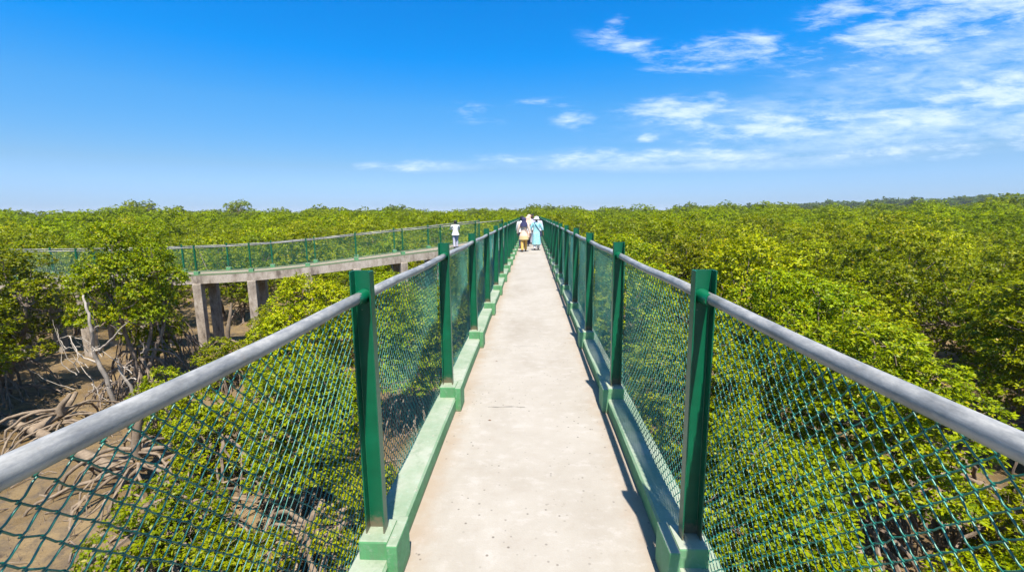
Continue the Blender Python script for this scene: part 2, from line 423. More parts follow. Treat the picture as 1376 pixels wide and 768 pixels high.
def sweep(name, prof, mat, i0=0, i1=None):
    """prof: list of (offset across from the near post line, z above deck)"""
    b = MB(); R = []
    for c, n in zip(CE[i0:i1], N[i0:i1]):
        R.append([tuple(c + n * o + np.array([0, 0, z])) for o, z in prof])
    b.rings(R); return link(name, b.mesh(name, mat), curved)
IEND = -4
sweep('deck', [(-0.09, 0.0), (W + 0.09, 0.0), (W + 0.09, -0.17), (-0.09, -0.17)], M_DECK)
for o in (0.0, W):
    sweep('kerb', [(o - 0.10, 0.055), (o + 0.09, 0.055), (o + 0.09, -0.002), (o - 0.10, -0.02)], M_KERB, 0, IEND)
    sweep('beam', [(o - 0.153, -0.022), (o + 0.153, -0.173), (o + 0.153, -0.43), (o - 0.153, -0.43)], M_RAW, 0, IEND - 2)
def column_me(zd):
    q = MB(); q.box(-0.20, 0.20, -0.20, 0.20, GZ - 0.5 - zd, -0.433, bev=0.025); return q.mesh('column', M_RAW)
for i in range(1, len(CP) - 3):
    j = i * 8
    for o in (0.0, W):
        c = CE[j] + N[j] * o
        q = link('column', column_me(CE[j][2]), curved, tuple(c)); q.rotation_euler[2] = math.atan2(T[j, 1], T[j, 0])
    q = MB(); q.box(-0.16, 0.16, 0.225, W - 0.225, -0.75, -0.176)
    h = link('cross_beam', q.mesh('cross_beam', M_RAW), curved, tuple(CE[j])); h.rotation_euler[2] = math.atan2(T[j, 1], T[j, 0])
cblk = MB(); cblk.box(-0.11, 0.11, -0.10, 0.12, 0.0, 0.20, bev=0.012); cblk_me = cblk.mesh('post_block', M_KERB)
fpost = channel_mesh(0.12, 1.5)
def curved_fence(pts, label):
    f = thing('fence', label, 'fence', tuple(pts[0]))
    o = np.array(pts[0])
    for k, p in enumerate(pts):
        d = pts[min(k + 1, len(pts) - 1)] - pts[max(k - 1, 0)]; az = math.atan2(d[1], d[0])
        bl = link('post_block', cblk_me, curved, tuple(p)); bl.rotation_euler[2] = az
        q = link('post', fpost, f, tuple(p - o)); q.rotation_euler[2] = az - math.pi / 2
        if k + 1 < len(pts):
            e = pts[k + 1] - p; L = float(np.linalg.norm(e)); a2 = math.atan2(e[1], e[0]); el = math.asin(e[2] / L)
            r = MB(); r.tube([p - o + np.array([0, 0, RZ - 0.02]), p - o + e + np.array([0, 0, RZ - 0.02])], 0.0255, 10)
            link('handrail', r.mesh('handrail', M_RAIL, True), f)
            m = link('wire_mesh', pan_far, f, tuple(p - o - np.array([0, 0, 0.01]))); m.rotation_euler = (el, 0, a2 - math.pi / 2); m.scale = (1, L / PL, 1)
near_pts = [CE[i * 8] for i in range(len(CP) - 1)]
curved_fence(near_pts, 'green mesh fence on the front edge of the curved footbridge, above its columns')
fe = CE + N * W; fe = fe[:-9]
sl = np.concatenate([[0], np.cumsum(np.linalg.norm(np.diff(fe, axis=0), axis=1))])
ts = np.arange(0.7, sl[-1], 2.2)
far_pts = [np.array([np.interp(t, sl, fe[:, k]) for k in range(3)]) for t in ts]
curved_fence(far_pts, 'green mesh fence on the rear edge of the curved footbridge, behind its deck')

# ------------------------------------------------------------------ mangroves
def unit(v): return v / (np.linalg.norm(v, axis=-1, keepdims=True) + 1e-9)
def leaves(C, A, L, k, r_, wfac=0.46, O=None, soft=0.6):
    """k leaves radiating from each rosette centre C with axis A; folded diamond blades"""
    m = len(C); A = unit(A)
    ref = np.where(np.abs(A[:, 2:3]) < 0.9, [[0, 0, 1.0]], [[1.0, 0, 0]])
    t1 = unit(np.cross(A, ref)); t2 = np.cross(A, t1)
    ph = (np.arange(k)[None] * 2 * np.pi / k + r_.uniform(0, 6.28, (m, 1)) + r_.normal(0, 0.35, (m, k)))
    ti = r_.normal(0.55, 0.35, (m, k))
    d = (np.cos(ph)[..., None] * t1[:, None] + np.sin(ph)[..., None] * t2[:, None]) * np.cos(ti)[..., None] + A[:, None] * np.sin(ti)[..., None]
    d = unit(d); nn = unit(A[:, None] - d * (d * A[:, None]).sum(-1, keepdims=True)); s = np.cross(nn, d)
    Ls = (L * r_.uniform(0.7, 1.2, (m, k)))[..., None]
    c = C[:, None] + r_.normal(0, L * 0.12, (m, k, 3))
    b0 = c + d * Ls * 0.08; w = Ls * wfac * 0.5
    mid = c + d * Ls * 0.52
    l = mid + s * w + nn * Ls * 0.07; r = mid - s * w + nn * Ls * 0.07
    tip = c + d * Ls + np.array([0, 0, -0.08]) * Ls
    O = A if O is None else unit(O)
    nrm = unit(nn * (1 - soft) + O[:, None] * soft)
    return np.concatenate([np.stack([b0, r, tip, l], 2), np.repeat(nrm[:, :, None], 4, 2)], -1).reshape(-1, 6)
def quads_mesh(name, V, mat):
    V, NR = V[:, :3], V[:, 3:]
    n = len(V); nf = n // 4
    me = bpy.data.meshes.new(name)
    me.vertices.add(n); me.loops.add(n); me.polygons.add(nf)
    me.vertices.foreach_set('co', V.astype(np.float32).ravel())
    me.loops.foreach_set('vertex_index', np.arange(n, dtype=np.int32))
    me.polygons.foreach_set('loop_start', np.arange(0, n, 4, dtype=np.int32))
    me.polygons.foreach_set('loop_total', np.full(nf, 4, np.int32))
    me.materials.append(mat); me.update(calc_edges=True)
    at = me.attributes.new('custom_normal', 'FLOAT_VECTOR', 'POINT'); at.data.foreach_set('vector', np.ascontiguousarray(NR, np.float32).ravel())
    return me
def crown_clumps(R, zb, zt, n, r_, rc=(0.45, 0.8)):
    """clump centres spread through an uneven dome"""
    out = []
    lob = r_.uniform(0, 6.28, 4); amp = r_.uniform(0.08, 0.22, 4)
    tries = 0
    out.append((np.array([r_.normal(0, .12) * R, r_.normal(0, .12) * R, zt]), r_.uniform(*rc)))
    while len(out) < n and tries < 6000:
        tries += 1
        a = r_.uniform(0, 6.28); h = r_.uniform(0, 1) ** 0.75
        edge = (1 - 0.25 * (1 - h) ** 2) * math.sqrt(max(0.02, 1 - (max(0, h - 0.25) / 0.80) ** 2))
        q = math.sqrt(r_.uniform(0.25, 1)); 
        rr = R * edge * q * (1 + sum(am * math.sin((i + 1) * a + l) for i, (am, l) in enumerate(zip(amp, lob))) * 0.6)
        c = np.array([rr * math.cos(a), rr * math.sin(a), zb + (zt - zb) * h]); cr = r_.uniform(*rc)
        if all(np.linalg.norm(c - o[0]) > 0.66 * (cr + o[1]) for o in out): out.append((c, cr))
    return out
def clump_rosettes(c, cr, space, r_, jit=(0.72, 1.06)):
    n = max(3, int(2 * math.pi * cr * cr * 0.85 / space ** 2))
    d = unit(r_.normal(0, 1, (n, 3))); d[:, 2] = np.abs(d[:, 2]) * 1.15 - 0.33; d = unit(d)
    rad_ = cr * r_.uniform(*jit, (n, 1))
    P = c + d * rad_ * np.array([1.08, 1.08, 0.78])
    A = d * 0.7 + np.array([0, 0, 0.6]) + r_.normal(0, 0.2, (n, 3))
    return P, A, d + np.array([0, 0, 0.25])
def bez(p, q, s1, s2, n):
    t = np.linspace(0, 1, n)[:, None]
    return (1 - t) ** 3 * p + 3 * (1 - t) ** 2 * t * s1 + 3 * (1 - t) * t * t * s2 + t ** 3 * q
def root_system(b, r_, n, h, spread, k=5):
    """arching stilt roots, some forking"""
    for i in range(n):
        a = 6.283 * i / n + r_.normal(0, 0.25); z = h * r_.uniform(0.25, 1.0); R = spread * r_.uniform(0.45, 1.1)
        p = np.array([0.08 * math.cos(a), 0.08 * math.sin(a), z]); q = np.array([R * math.cos(a + r_.normal(0, .15)), R * math.sin(a + r_.normal(0, .15)), -0.25])
        s1 = p + np.array([math.cos(a), math.sin(a), r_.uniform(0.0, 0.35)]) * R * 0.55
        s2 = np.array([q[0] * 0.97, q[1] * 0.97, z * r_.uniform(0.5, 0.95)])
        P = bez(p, q, s1, s2, 9) + r_.normal(0, 0.022, (9, 3)); r0 = r_.uniform(0.022, 0.05)
        b.tube(P, np.linspace(r0 * 1.25, r0 * 0.75, 9), k, False)
        if r_.random() < 0.75:
            j = r_.integers(3, 6); a2 = a + r_.choice([-1, 1]) * r_.uniform(0.4, 1.0); q2 = P[j] + np.array([math.cos(a2), math.sin(a2), 0]) * R * 0.5; q2[2] = -0.25
            s1 = P[j] + (P[j + 1] - P[j]) * 1.5; s2 = np.array([q2[0], q2[1], P[j][2] * 0.7])
            b.tube(bez(P[j], q2, s1, s2, 7) + r_.normal(0, 0.015, (7, 3)), np.linspace(r0 * 0.8, r0 * 0.5, 7), max(4, k - 1), False)
def make_proto(lod, seed, H=6.2, R=2.15, mat=M_LEAF, low=0.30, roots=True, extra_trunks=1):
    r_ = np.random.default_rng(seed)
    nc, space, L, k, rc = {0: (36, 0.118, 0.108, 7, (0.48, 0.86)), 1: (32, 0.175, 0.15, 6, (0.50, 0.9)), 2: (26, 0.215, 0.16, 5, (0.52, 0.95))}[lod]
    cl = crown_clumps(R - 0.35, H * low, H - 0.5, nc, r_, rc)
    V = []
    for c, cr in cl:
        P, A, O = clump_rosettes(c, cr, space, r_); V.append(leaves(P, A, L, k, r_, 0.5, O, (0.22, 0.5, 0.68)[lod]))
    crown = quads_mesh('crown', np.concatenate(V), mat)
    b = MB(); ks = 7 if lod == 0 else 5
    lean = r_.normal(0, 0.3, 2)
    hubs = []
    for t in range(1 + extra_trunks):
        a = r_.uniform(0, 6.28); s = 0.0 if t == 0 else 0.5
        top = np.array([lean[0] + math.cos(a) * (0.4 + s), lean[1] + math.sin(a) * (0.4 + s), H * r_.uniform(0.5, 0.62)])
        base = np.array([s * 0.3 * math.cos(a), s * 0.3 * math.sin(a), -0.2 if not roots else 0.3])
        P = bez(base, top, base + np.array([0, 0, 1.2]), top - np.array([r_.normal(0, .2), r_.normal(0, .2), 1.0]), 8)
        P[1:-1] += r_.normal(0, 0.035, (6, 3))
        b.tube(P, np.linspace(0.10, 0.055, 8), ks, False); hubs += [(P[i], 0.05) for i in (3, 4, 5, 6, 7)]
    for c, cr in cl:
        h = min(hubs, key=lambda q: np.linalg.norm(q[0] - c) + 0.7 * max(0, q[0][2] - c[2]))
        if lod >= 2 and r_.random() < 0.5: continue
        e = c - np.array([0, 0, cr * 0.2]); P = bez(h[0], e, h[0] + (e - h[0]) * 0.35 + np.array([0, 0, -0.15]), e - np.array([0, 0, 0.35]) + r_.normal(0, .12, 3), 6)
        b.tube(P, np.linspace(0.034, 0.012, 6), max(4, ks - 2), False)
        if lod == 0:
            for w in range(4):
                d = unit(r_.normal(0, 1, 3)); d[2] = abs(d[2]); b.tube([e, e + d * cr * 0.5 + r_.normal(0, .05, 3), e + d * cr * 0.98], [0.010, 0.007, 0.004], 4, False)
    trunk = smooth_by_angle(b.mesh('trunk', M_BARK), 60)
    rt = None
    if roots:
        b = MB(); root_system(b, r_, 26 if lod == 0 else 14, 1.9, 1.75, 5); rt = smooth_by_angle(b.mesh('prop_root_tangle', M_BARK), 60)
    return crown, trunk, rt, H
P0 = [make_proto(0, 100 + i, mat=M_LEAF if i != 1 else M_LEAF2) for i in range(4)]
P0b = [make_proto(0, 150 + i, H=3.0, R=1.35, mat=M_LEAF2 if i else M_LEAF, low=0.16, extra_trunks=0) for i in range(2)]     # low bushes
PH = make_proto(0, 173, R=2.25, low=0.47, extra_trunks=2); PL0 = make_proto(0, 176, R=2.2, low=0.36, extra_trunks=2)     # taller stems, open below
P1 = [make_proto(1, 200 + i, R=2.3, mat=M_LEAF if i != 2 else M_LEAF2) for i in range(4)]
P2 = [make_proto(2, 300 + i, R=2.5, mat=M_LEAF if i != 2 else M_LEAF2, roots=False) for i in range(4)]
def place(proto, x, y, top, label, group, wide=1.0, rot=None, cat='tree', name='mangrove_tree'):
    crown, trunk, rt, H = proto
    gz = float(ground_h(np.array(x), np.array(y)))
    s = (top - gz) / H
    t = thing(name, label, cat, (x, y, gz), group)
    t.rotation_euler[2] = random.uniform(0, 6.28) if rot is None else rot
    w = wide * (0.55 + 0.45 * s)
    t.scale = (w, w, s)
    link('crown', crown, t); link('trunk', trunk, t)
    if rt: link('prop_root_tangle', rt, t)
    return t
HAND = [  # proto, x, y, top z, widen, label
    (PH, -15.6, 16.7, 1.45, 0.88, 'tall airy mangrove with bare pale limbs, its crown hiding part of the curved footbridge'),
    (P0[2], -20.4, 15.8, 1.0, 1.1, 'broad leafy mangrove beside the tall pale limbed one, cut by the edge of the picture'),
    (PL0, -18.6, 12.6, 0.1, 1.05, 'mangrove with dark low trunks standing over shaded mud and root tangle'),
    (P0b[0], -11.6, 13.2, -2.95, 0.8, 'small rounded mangrove bush on open mud in front of the footbridge column'),
    (P0[1], -7.6, 15.0, -0.30, 1.0, 'yellowish mangrove rising just under the beam of the curved footbridge'),
    (P0[2], -10.3, 17.6, -1.75, 0.85, 'bright low mangrove between the second column and the straight bridge rail'),
    (P0[0], -3.9, 14.2, -0.75, 0.95, 'mangrove seen through the second mesh bay, between curved bridge and kerb'),
    (P0[3], -5.2, 9.6, -1.35, 0.95, 'dense mangrove with yellow green crown directly behind the first whole mesh bay'),
    (P0b[1], -4.8, 6.2, -3.05, 0.85, 'low leafy mangrove bush at the foot of the first mesh bay'),
    (P0b[0], -3.1, 7.9, -2.9, 0.8, 'little mangrove bush close under the sunlit kerb'),
    (P0b[1], -17.7, 20.0, -0.9, 0.8, 'leafy sapling leaning against the front column of the curved footbridge'),
    (P0[1], -6.6, 20.0, -0.85, 1.0, 'leafy mangrove filling the gap below the middle of the curved footbridge'),
    (P0[0], -2.9, 20.5, -0.6, 0.95, 'mangrove tucked between the straight footbridge and the bend of the curved one'),
    (P0[1], 3.6, 6.6, -1.55, 0.95, 'mangrove with sunlit crown close below the first whole mesh bay on the shaded kerb side'),
    (P0[3], 6.7, 9.1, -0.25, 1.05, 'full green mangrove behind the rail of the shaded kerb fence, sunlit on top'),
    (P0b[1], 2.5, 4.1, -3.4, 0.8, 'small bright mangrove bush under the shaded kerb beside the first post block'),
    (P0b[0], 5.3, 4.6, -2.9, 0.9, 'low mangrove bush among brown roots, seen through the frontmost mesh'),
    (P0[2], 12.6, 7.6, -0.3, 1.1, 'dark leafy mangrove at the picture edge beyond the thick pipe rail'),
    (P0[0], 13.9, 12.0, 0.75, 1.1, 'tall mangrove with a shadowed hollow in its crown beyond the thick pipe rail'),
    (P0[1], 3.7, 10.3, -0.85, 1.0, 'round mangrove seen through the second mesh bay of the shaded kerb fence'),
    (P0b[1], -8.3, 10.9, -2.75, 0.95, 'leafy mangrove bush between the dead root fan and the dense mangrove'),
    (P0b[0], -7.0, 7.6, -3.15, 0.9, 'low mangrove bush overlapping the near side of the dead root fan'),
    (P0b[0], -12.9, 17.6, -3.2, 0.9, 'small mangrove bush on the mud in the shade of the second column'),
    (P0b[0], 7.5, 6.0, -3.0, 0.95, 'low sunlit mangrove bush just under the thick pipe rail at the picture edge'),
    (P0b[1], 9.4, 8.0, -3.1, 0.9, 'small mangrove bush down in the dark hollow beyond the thick pipe rail'),
    (P0b[0], 4.2, 5.6, -3.3, 0.85, 'small mangrove bush beside the brown bare roots below the shaded kerb fence'),
    (P0[2], 7.2, 12.6, 0.30, 1.0, 'rounded mangrove crown just above the rail next to the tallest fence post'),
]
G_ALL = 'mangrove trees around the footbridges'
placed = []
for i, (pr, x, y, top, wd, lab) in enumerate(HAND):
    place(pr, x, y, top, lab, G_ALL, wd); placed.append((x, y, 2.0 if pr not in P0b else 1.2))
def zone(x, y, D):
    if x > 0:
        return ('mangrove in the even canopy within a stone throw of the shaded kerb fence' if D < 20 else
                'mid distance mangrove in the unbroken canopy on the shaded kerb side' if D < 38 else
                'small distant mangrove crown in the canopy on the shaded kerb side')
    if D < 27 and y < 22: return 'mangrove in the thicket on the sunlit kerb side, in front of the curved footbridge'
    return ('mangrove standing close behind the curved footbridge and its mesh' if D < 38 else 'small distant mangrove crown beyond the curved footbridge')
curve_all = CE + N * (W / 2)
def hz(D):     # canopy top height against distance
    return np.interp(D, [4, 8, 12, 20, 35, 60, 100, 160, 300], [-1.8, -1.1, -0.45, 0.15, 0.8, 1.6, 2.6, 3.5, 4.3])
n_t = 0
for row in range(2, 36):
    D = 4.0
    # rings of increasing radius
cand = []
Rr = 5.5
while Rr < 62:
    sp = 3.45 + 0.024 * Rr
    na = int(2 * rad(58) * Rr / sp)
    for i in range(na):
        a = -rad(58) + (i + 0.5 + random.uniform(-.28, .28)) / na * 2 * rad(58); r2 = Rr + random.uniform(-.3, .3) * sp
        cand.append((math.sin(a - 0.0) * r2, math.cos(a) * r2))
    Rr += sp * 0.92
clear = [(10.6, 10.2, 2.8), (11.0, 13.2, 2.3), (9.6, 6.9, 2.6), (-11.5, 10.5, 3.6), (-14.5, 10.0, 3.4), (-10.9, 14.2, 2.4), (-15.5, 19.2, 2.6), (-12.9, 20.3, 2.4), (-17.0, 8.0, 3.2), (-7.8, 7.6, 2.2), (-13, 16.5, 2.2), (-18.5, 19.3, 1.5)]
for x, y in cand:
    D = math.hypot(x, y)
    if abs(x) < 2.5 and y < 46: continue
    if any(math.hypot(x - px, y - py) < pr + 0.75 for px, py, pr in placed if py): continue
    if any(math.hypot(x - px, y - py) < pr for px, py, pr in clear): continue
    dc = np.min(np.hypot(curve_all[:, 0] - x, curve_all[:, 1] - y))
    if dc < 2.3: continue
    if D < 6.0: continue
    if x < 0 and 9 < D < 24.5 and 29 < math.degrees(math.atan2(-x, y)) < 49.5: continue
    top = float(hz(D)) + random.uniform(-1.7, 0.65) + 0.45 * math.sin(x * 0.35 + 1.0) * math.sin(y * 0.29)
    if x < -1 and y < 24 and dc > 2 and x > -15.5:      # in front of the curved bridge: below its beam
        top = min(top, 1.77 - 0.150 * D - random.uniform(0, 0.5))
        if D < 12: top = min(top, -1.6)
    if x < 0 and dc < 6 and y > 22: top = min(top, 0.4 + random.uniform(0, 0.7))
    pr = random.choice(P0 if D < 17 else P1 if D < 36 else P2)
    z = zone(x, y, D)
    place(pr, x, y, top, z, 'trees: ' + z, random.uniform(0.92, 1.15)); n_t += 1
print('trees placed', n_t + len(HAND))
# two lone crowns that break the skyline behind the curved footbridge
def emergent(x, y, top, lab, seed, R):
    r_ = np.random.default_rng(seed); H = top - GZ
    cl = crown_clumps(R, H * 0.72, H - 0.8, 16, r_, (0.7, 1.3)); V = []
    for c, cr in cl:
        P, A, O = clump_rosettes(c, cr, 0.6, r_); V.append(leaves(P, A, 0.5, 5, r_, 0.5, O))
    t = thing('emergent_tree', lab, 'tree', (x, y, GZ), 'lone tall trees on the skyline')
    link('crown', quads_mesh('crown', np.concatenate(V), M_FAR), t)
    b = MB(); b.tube([(0, 0, -.2), (.2, 0, H * .4), (0, .1, H * .75)], [.25, .2, .12], 6)
    for c, cr in cl: b.tube([(0, .05, H * .62), c * [0.5, 0.5, 0.9], c], [.1, .07, .03], 4)
    link('trunk', b.mesh('trunk', M_BARK), t)
emergent(-97, 108, 5.9, 'first of two thin sparse crowns poking above the skyline behind the tall pale limbed mangrove', 21, 1.7)
emergent(-92.5, 108, 5.7, 'second of two thin sparse crowns poking above the skyline, beside its twin', 22, 1.7)
emergent(-76, 117, 5.9, 'dense rounded crown standing highest on the skyline above the curved footbridge columns', 23, 3.6)
# far canopy: reads as one mass
def far_forest(name, label, r0, r1, sp, nclump, space, L, a0, a1, topf, seed, Rc=(2.4, 3.4), base=None):
    r_ = np.random.default_rng(seed); protos = []
    for i in range(6):
        cl = crown_clumps(2.6, 2.2, 6.0, nclump, r_, (0.7, 1.15)); V = []
        for c, cr in cl:
            P, A, O = clump_rosettes(c, cr, space, r_, (0.88, 1.04)); V.append(leaves(P, A, L, 4, r_, 0.65, O, 0.8))
        protos.append(np.concatenate(V))
    out = []; R = r0
    while R < r1:
        s = sp * (1 + 0.7 * (R - r0) / (r1 - r0)); n = int((a1 - a0) * R / s)
        for i in range(n):
            a = a0 + (i + 0.5 + r_.uniform(-.35, .35)) / n * (a1 - a0); q = R + r_.uniform(-.4, .4) * s
            top = topf(q, a) + r_.uniform(-1.9, 0.5) * min(1.3, q / 110) + (r_.uniform(0.3, 1.3) if r_.random() < 0.06 else 0)
            V = protos[r_.integers(6)]; w = r_.uniform(*Rc) / 2.6 * (s / sp) ** 0.7; z0 = GZ if base is None else base(q, a); h = (top - z0) / 6.8
            th = r_.uniform(0, 6.28); c, s_ = math.cos(th), math.sin(th)
            out.append(np.stack([q * math.sin(a) + w * (V[:, 0] * c - V[:, 1] * s_), q * math.cos(a) + w * (V[:, 0] * s_ + V[:, 1] * c), z0 + V[:, 2] * h, V[:, 3] * c - V[:, 4] * s_, V[:, 3] * s_ + V[:, 4] * c, V[:, 5]], 1))
        R += s * 0.85
    V = np.concatenate(out); print(name, len(V) // 4)
    tag(link(name, quads_mesh(name, V, M_FAR)), label, 'forest', kind='stuff')
far_forest('distant_mangrove_forest', 'unbroken green mangrove canopy stretching to the skyline', 63, 135, 4.9, 22, 0.36, 0.26, -rad(60), rad(60), lambda q, a: float(hz(q)), 41)
far_forest('skyline_mangrove_forest', 'thin dark green band of canopy along the skyline', 138, 330, 7.0, 16, 0.55, 0.42, -rad(60), rad(60), lambda q, a: float(hz(q)) + 0.7 * math.sin(a * 41) + 0.6 * math.sin(a * 17 + 1) + 0.5 * math.sin(a * 83), 42, (3.4, 4.6))
far_forest('hill_forest', 'hazy blue green wooded rise on the skyline at the picture edge', 480, 640, 13, 12, 1.0, 0.95, rad(18), rad(60),
           lambda q, a: 7.0 + 6.5 * max(0, min(1, (a - rad(20)) / rad(25))) + 0.8 * math.sin(a * 60), 43, (6, 9), base=lambda q, a: -3.0)

bpy.data.objects['skyline_mangrove_forest'].data.materials[0] = mat_leaf('skyline_leaf', (0.05, 0.08, 0.004), (0.07, 0.10, 0.005), (0.105, 0.13, 0.006), (0.105, 0.13, 0.006), 0.02)
bpy.data.objects['hill_forest'].data.materials[0] = mat_leaf('hill_leaf', (0.035, 0.07, 0.015), (0.05, 0.09, 0.018), (0.07, 0.11, 0.02), (0.07, 0.11, 0.02), 0.02)
# dead wood on the mud
def wood(name, pts, r, mat, label, cat, k=8, twigs=()):
    b = MB(); o = np.array(pts[0], float)
    P = catmull(np.array(pts, float) - o, 4); P += rng.normal(0, 0.012, P.shape)
    b.tube(P, np.interp(np.linspace(0, 1, len(P)), np.linspace(0, 1, len(r)), r), k)
    for tw in twigs:
        Q = catmull(np.array(tw, float) - o, 4); b.tube(Q, np.linspace(r[-1] * 0.9, r[-1] * 0.35, len(Q)), 6)
    return tag(link(name, smooth_by_angle(b.mesh(name, mat), 60), None, tuple(o)), label, cat)
wood('driftwood_log', [(-18.6, 14.1, GZ + .15), (-15.6, 12.7, GZ + .42), (-13.4, 11.8, GZ + .35), (-11.3, 10.9, GZ + .25)], [0.11, 0.13, 0.15, 0.17], M_PALE, 'pale fallen log lying on the mud towards the dead root fan', 'log',
     twigs=[[(-15.6, 12.7, GZ + .42), (-15.2, 13.3, GZ + .8), (-15.3, 13.9, GZ + 1.2)]])
def dead_stump(x, y, label, n, h, spread, seed, th=1.7):
    r_ = np.random.default_rng(seed); gz = float(ground_h(np.array(x), np.array(y)))
    t = thing('dead_mangrove', label, 'tree stump', (x, y, gz), 'dead mangrove stumps with bare roots')
    b = MB(); b.tube(bez(np.array([0, 0, h * .7]), np.array([.25, .2, h + th]), np.array([0, 0, h + .3 * th]), np.array([.3, 0, h + .6 * th]), 7), np.linspace(0.12, 0.05, 7), 8)
    link('trunk', smooth_by_angle(b.mesh('trunk', M_PALE), 60), t)
    b = MB(); root_system(b, r_, n, h, spread, 7); link('prop_root_tangle', smooth_by_angle(b.mesh('prop_root_tangle', M_PALE), 60), t)
dead_stump(-10.3, 10.6, 'dead mangrove stump with a fan of thick bare roots spread on open mud', 27, 1.15, 2.3, 61, 1.3)
dead_stump(-4.4, 7.9, 'bare root fan of a dead mangrove below the first whole mesh bay', 34, 1.2, 2.0, 62, .3)
dead_stump(-13.8, 19.4, 'pale dead mangrove with forked roots beside the tallest footbridge column', 18, 1.4, 1.6, 63)
dead_stump(-7.9, 9.2, 'low tangle of dead roots in shade between the root fan and the bushes', 30, 1.0, 1.7, 66, .2)
dead_stump(-15.2, 13.2, 'dark dead root tangle on the mud below the tall pale limbed mangrove', 18, 0.8, 1.8, 67, .4)
dead_stump(9.6, 9.9, 'dead root tangle down in the dark hollow beyond the thick pipe rail', 30, 1.2, 1.9, 68, .3)
dead_stump(5.2, 6.9, 'brown bare roots of a dead mangrove below the shaded kerb fence', 30, 1.2, 1.9, 64, .25)
# bare pale limbs of the tall mangrove, standing in front of its leaves
hero = [o for o in bpy.data.objects if o.get('label', '').startswith('tall airy')][0]
b = MB()
ox, oy, oz = hero.location
def HB(pts, r0, r1):
    P = catmull(np.array(pts, float), 5); P[1:-1] += rng.normal(0, 0.018, (len(P) - 2, 3)); b.tube(P, np.linspace(r0, r1, len(P)), 7)
HB([(0.1, -1.3, 0.2), (0.1, -1.5, 1.4), (0.0, -1.7, 2.4), (0.25, -1.9, 3.2), (0.2, -1.9, 4.0), (0.05, -1.8, 4.5)], 0.085, 0.03)
HB([(0.0, -1.7, 2.4), (0.6, -1.9, 2.7), (1.2, -2.1, 3.1), (1.75, -2.1, 3.6)], 0.05, 0.018)
HB([(0.2, -1.85, 3.05), (0.5, -2.0, 3.4), (0.75, -2.1, 3.5)], 0.035, 0.014)
HB([(0.05, -1.6, 2.0), (-0.5, -1.7, 2.3), (-0.7, -1.8, 2.8)], 0.04, 0.014)
HB([(0.9, -1.2, 0.2), (0.8, -1.4, 1.2), (0.6, -1.5, 1.9)], 0.07, 0.03)
for i in range(26):
    t = rng.uniform(0, 1); x0 = rng.uniform(-1.3, 1.9); z0 = rng.uniform(0.4, 3.6); y0 = -1.2 - rng.uniform(0, .9)
    d = np.array([rng.normal(0, .7), rng.normal(-.2, .3), rng.normal(.55, .5)])
    HB([(x0, y0, z0), np.array([x0, y0, z0]) + d * .5 + rng.normal(0, .1, 3), np.array([x0, y0, z0]) + d], rng.uniform(.012, .024), .006)
me = smooth_by_angle(b.mesh('bare_limb', M_LIMB), 60)
lim = link('bare_limb', me, hero); lim['label'] = 'bleached leafless limbs rising in front of the leaves'
hs = hero.scale; hero.rotation_euler[2] = 0.0
lim.scale = (1 / hs[0], 1 / hs[1], 1 / hs[2])
# twigs and leaf litter scattered over the mud
b = MB()
for i in range(1500):
    a = random.uniform(-1.1, 1.1); q = random.uniform(5, 30); x, y = math.sin(a) * q, math.cos(a) * q
    z = float(ground_h(np.array(x), np.array(y))); th = random.uniform(0, 6.28); L = random.uniform(0.12, 0.7)
    dx, dy = math.cos(th) * L, math.sin(th) * L
    b.tube([(x, y, z + .01), (x + dx * .5, y + dy * .5, z + random.uniform(.02, .12)), (x + dx, y + dy, z + .015)], random.uniform(.006, .018), 4, False)
for i in range(2600):                           # breathing roots standing out of the mud
    a = random.uniform(-1.05, 1.05); q = random.uniform(6, 24); x, y = math.sin(a) * q, math.cos(a) * q
    if math.sin(x * 1.1) * math.sin(y * 0.9 + 1) < -0.1: continue
    z = float(ground_h(np.array(x), np.array(y))); h = random.uniform(.05, .22)
    b.tube([(x, y, z - .02), (x + random.uniform(-.02, .02), y, z + h)], [random.uniform(.006, .011), .003], 4, False)
tag(link('twig_litter', b.mesh('twig_litter', M_BARK)), 'broken twigs and dead roots strewn over the mud', 'litter', kind='stuff')

b = MB(); b.add([(-.03, 0, .006), (0, .014, .012), (.035, 0, .008), (0, -.014, .012)], [(0, 1, 2, 3)])
M_DRY = mat_cloth('dry_leaf', (0.20, 0.085, 0.02), (0.10, 0.05, 0.02)); lf = b.mesh('fallen_leaf', M_DRY)
for x, y in ((-.42, 5.3), (-.36, 3.7), (0.47, 6.1)):
    q = tag(link('fallen_leaf', lf, None, (x, y, 0)), 'tiny dry brown leaf lying on the pale concrete deck', 'leaf', 'dry leaves on the deck'); q.rotation_euler[2] = x * 9; q.scale = (.5, .5, .5)
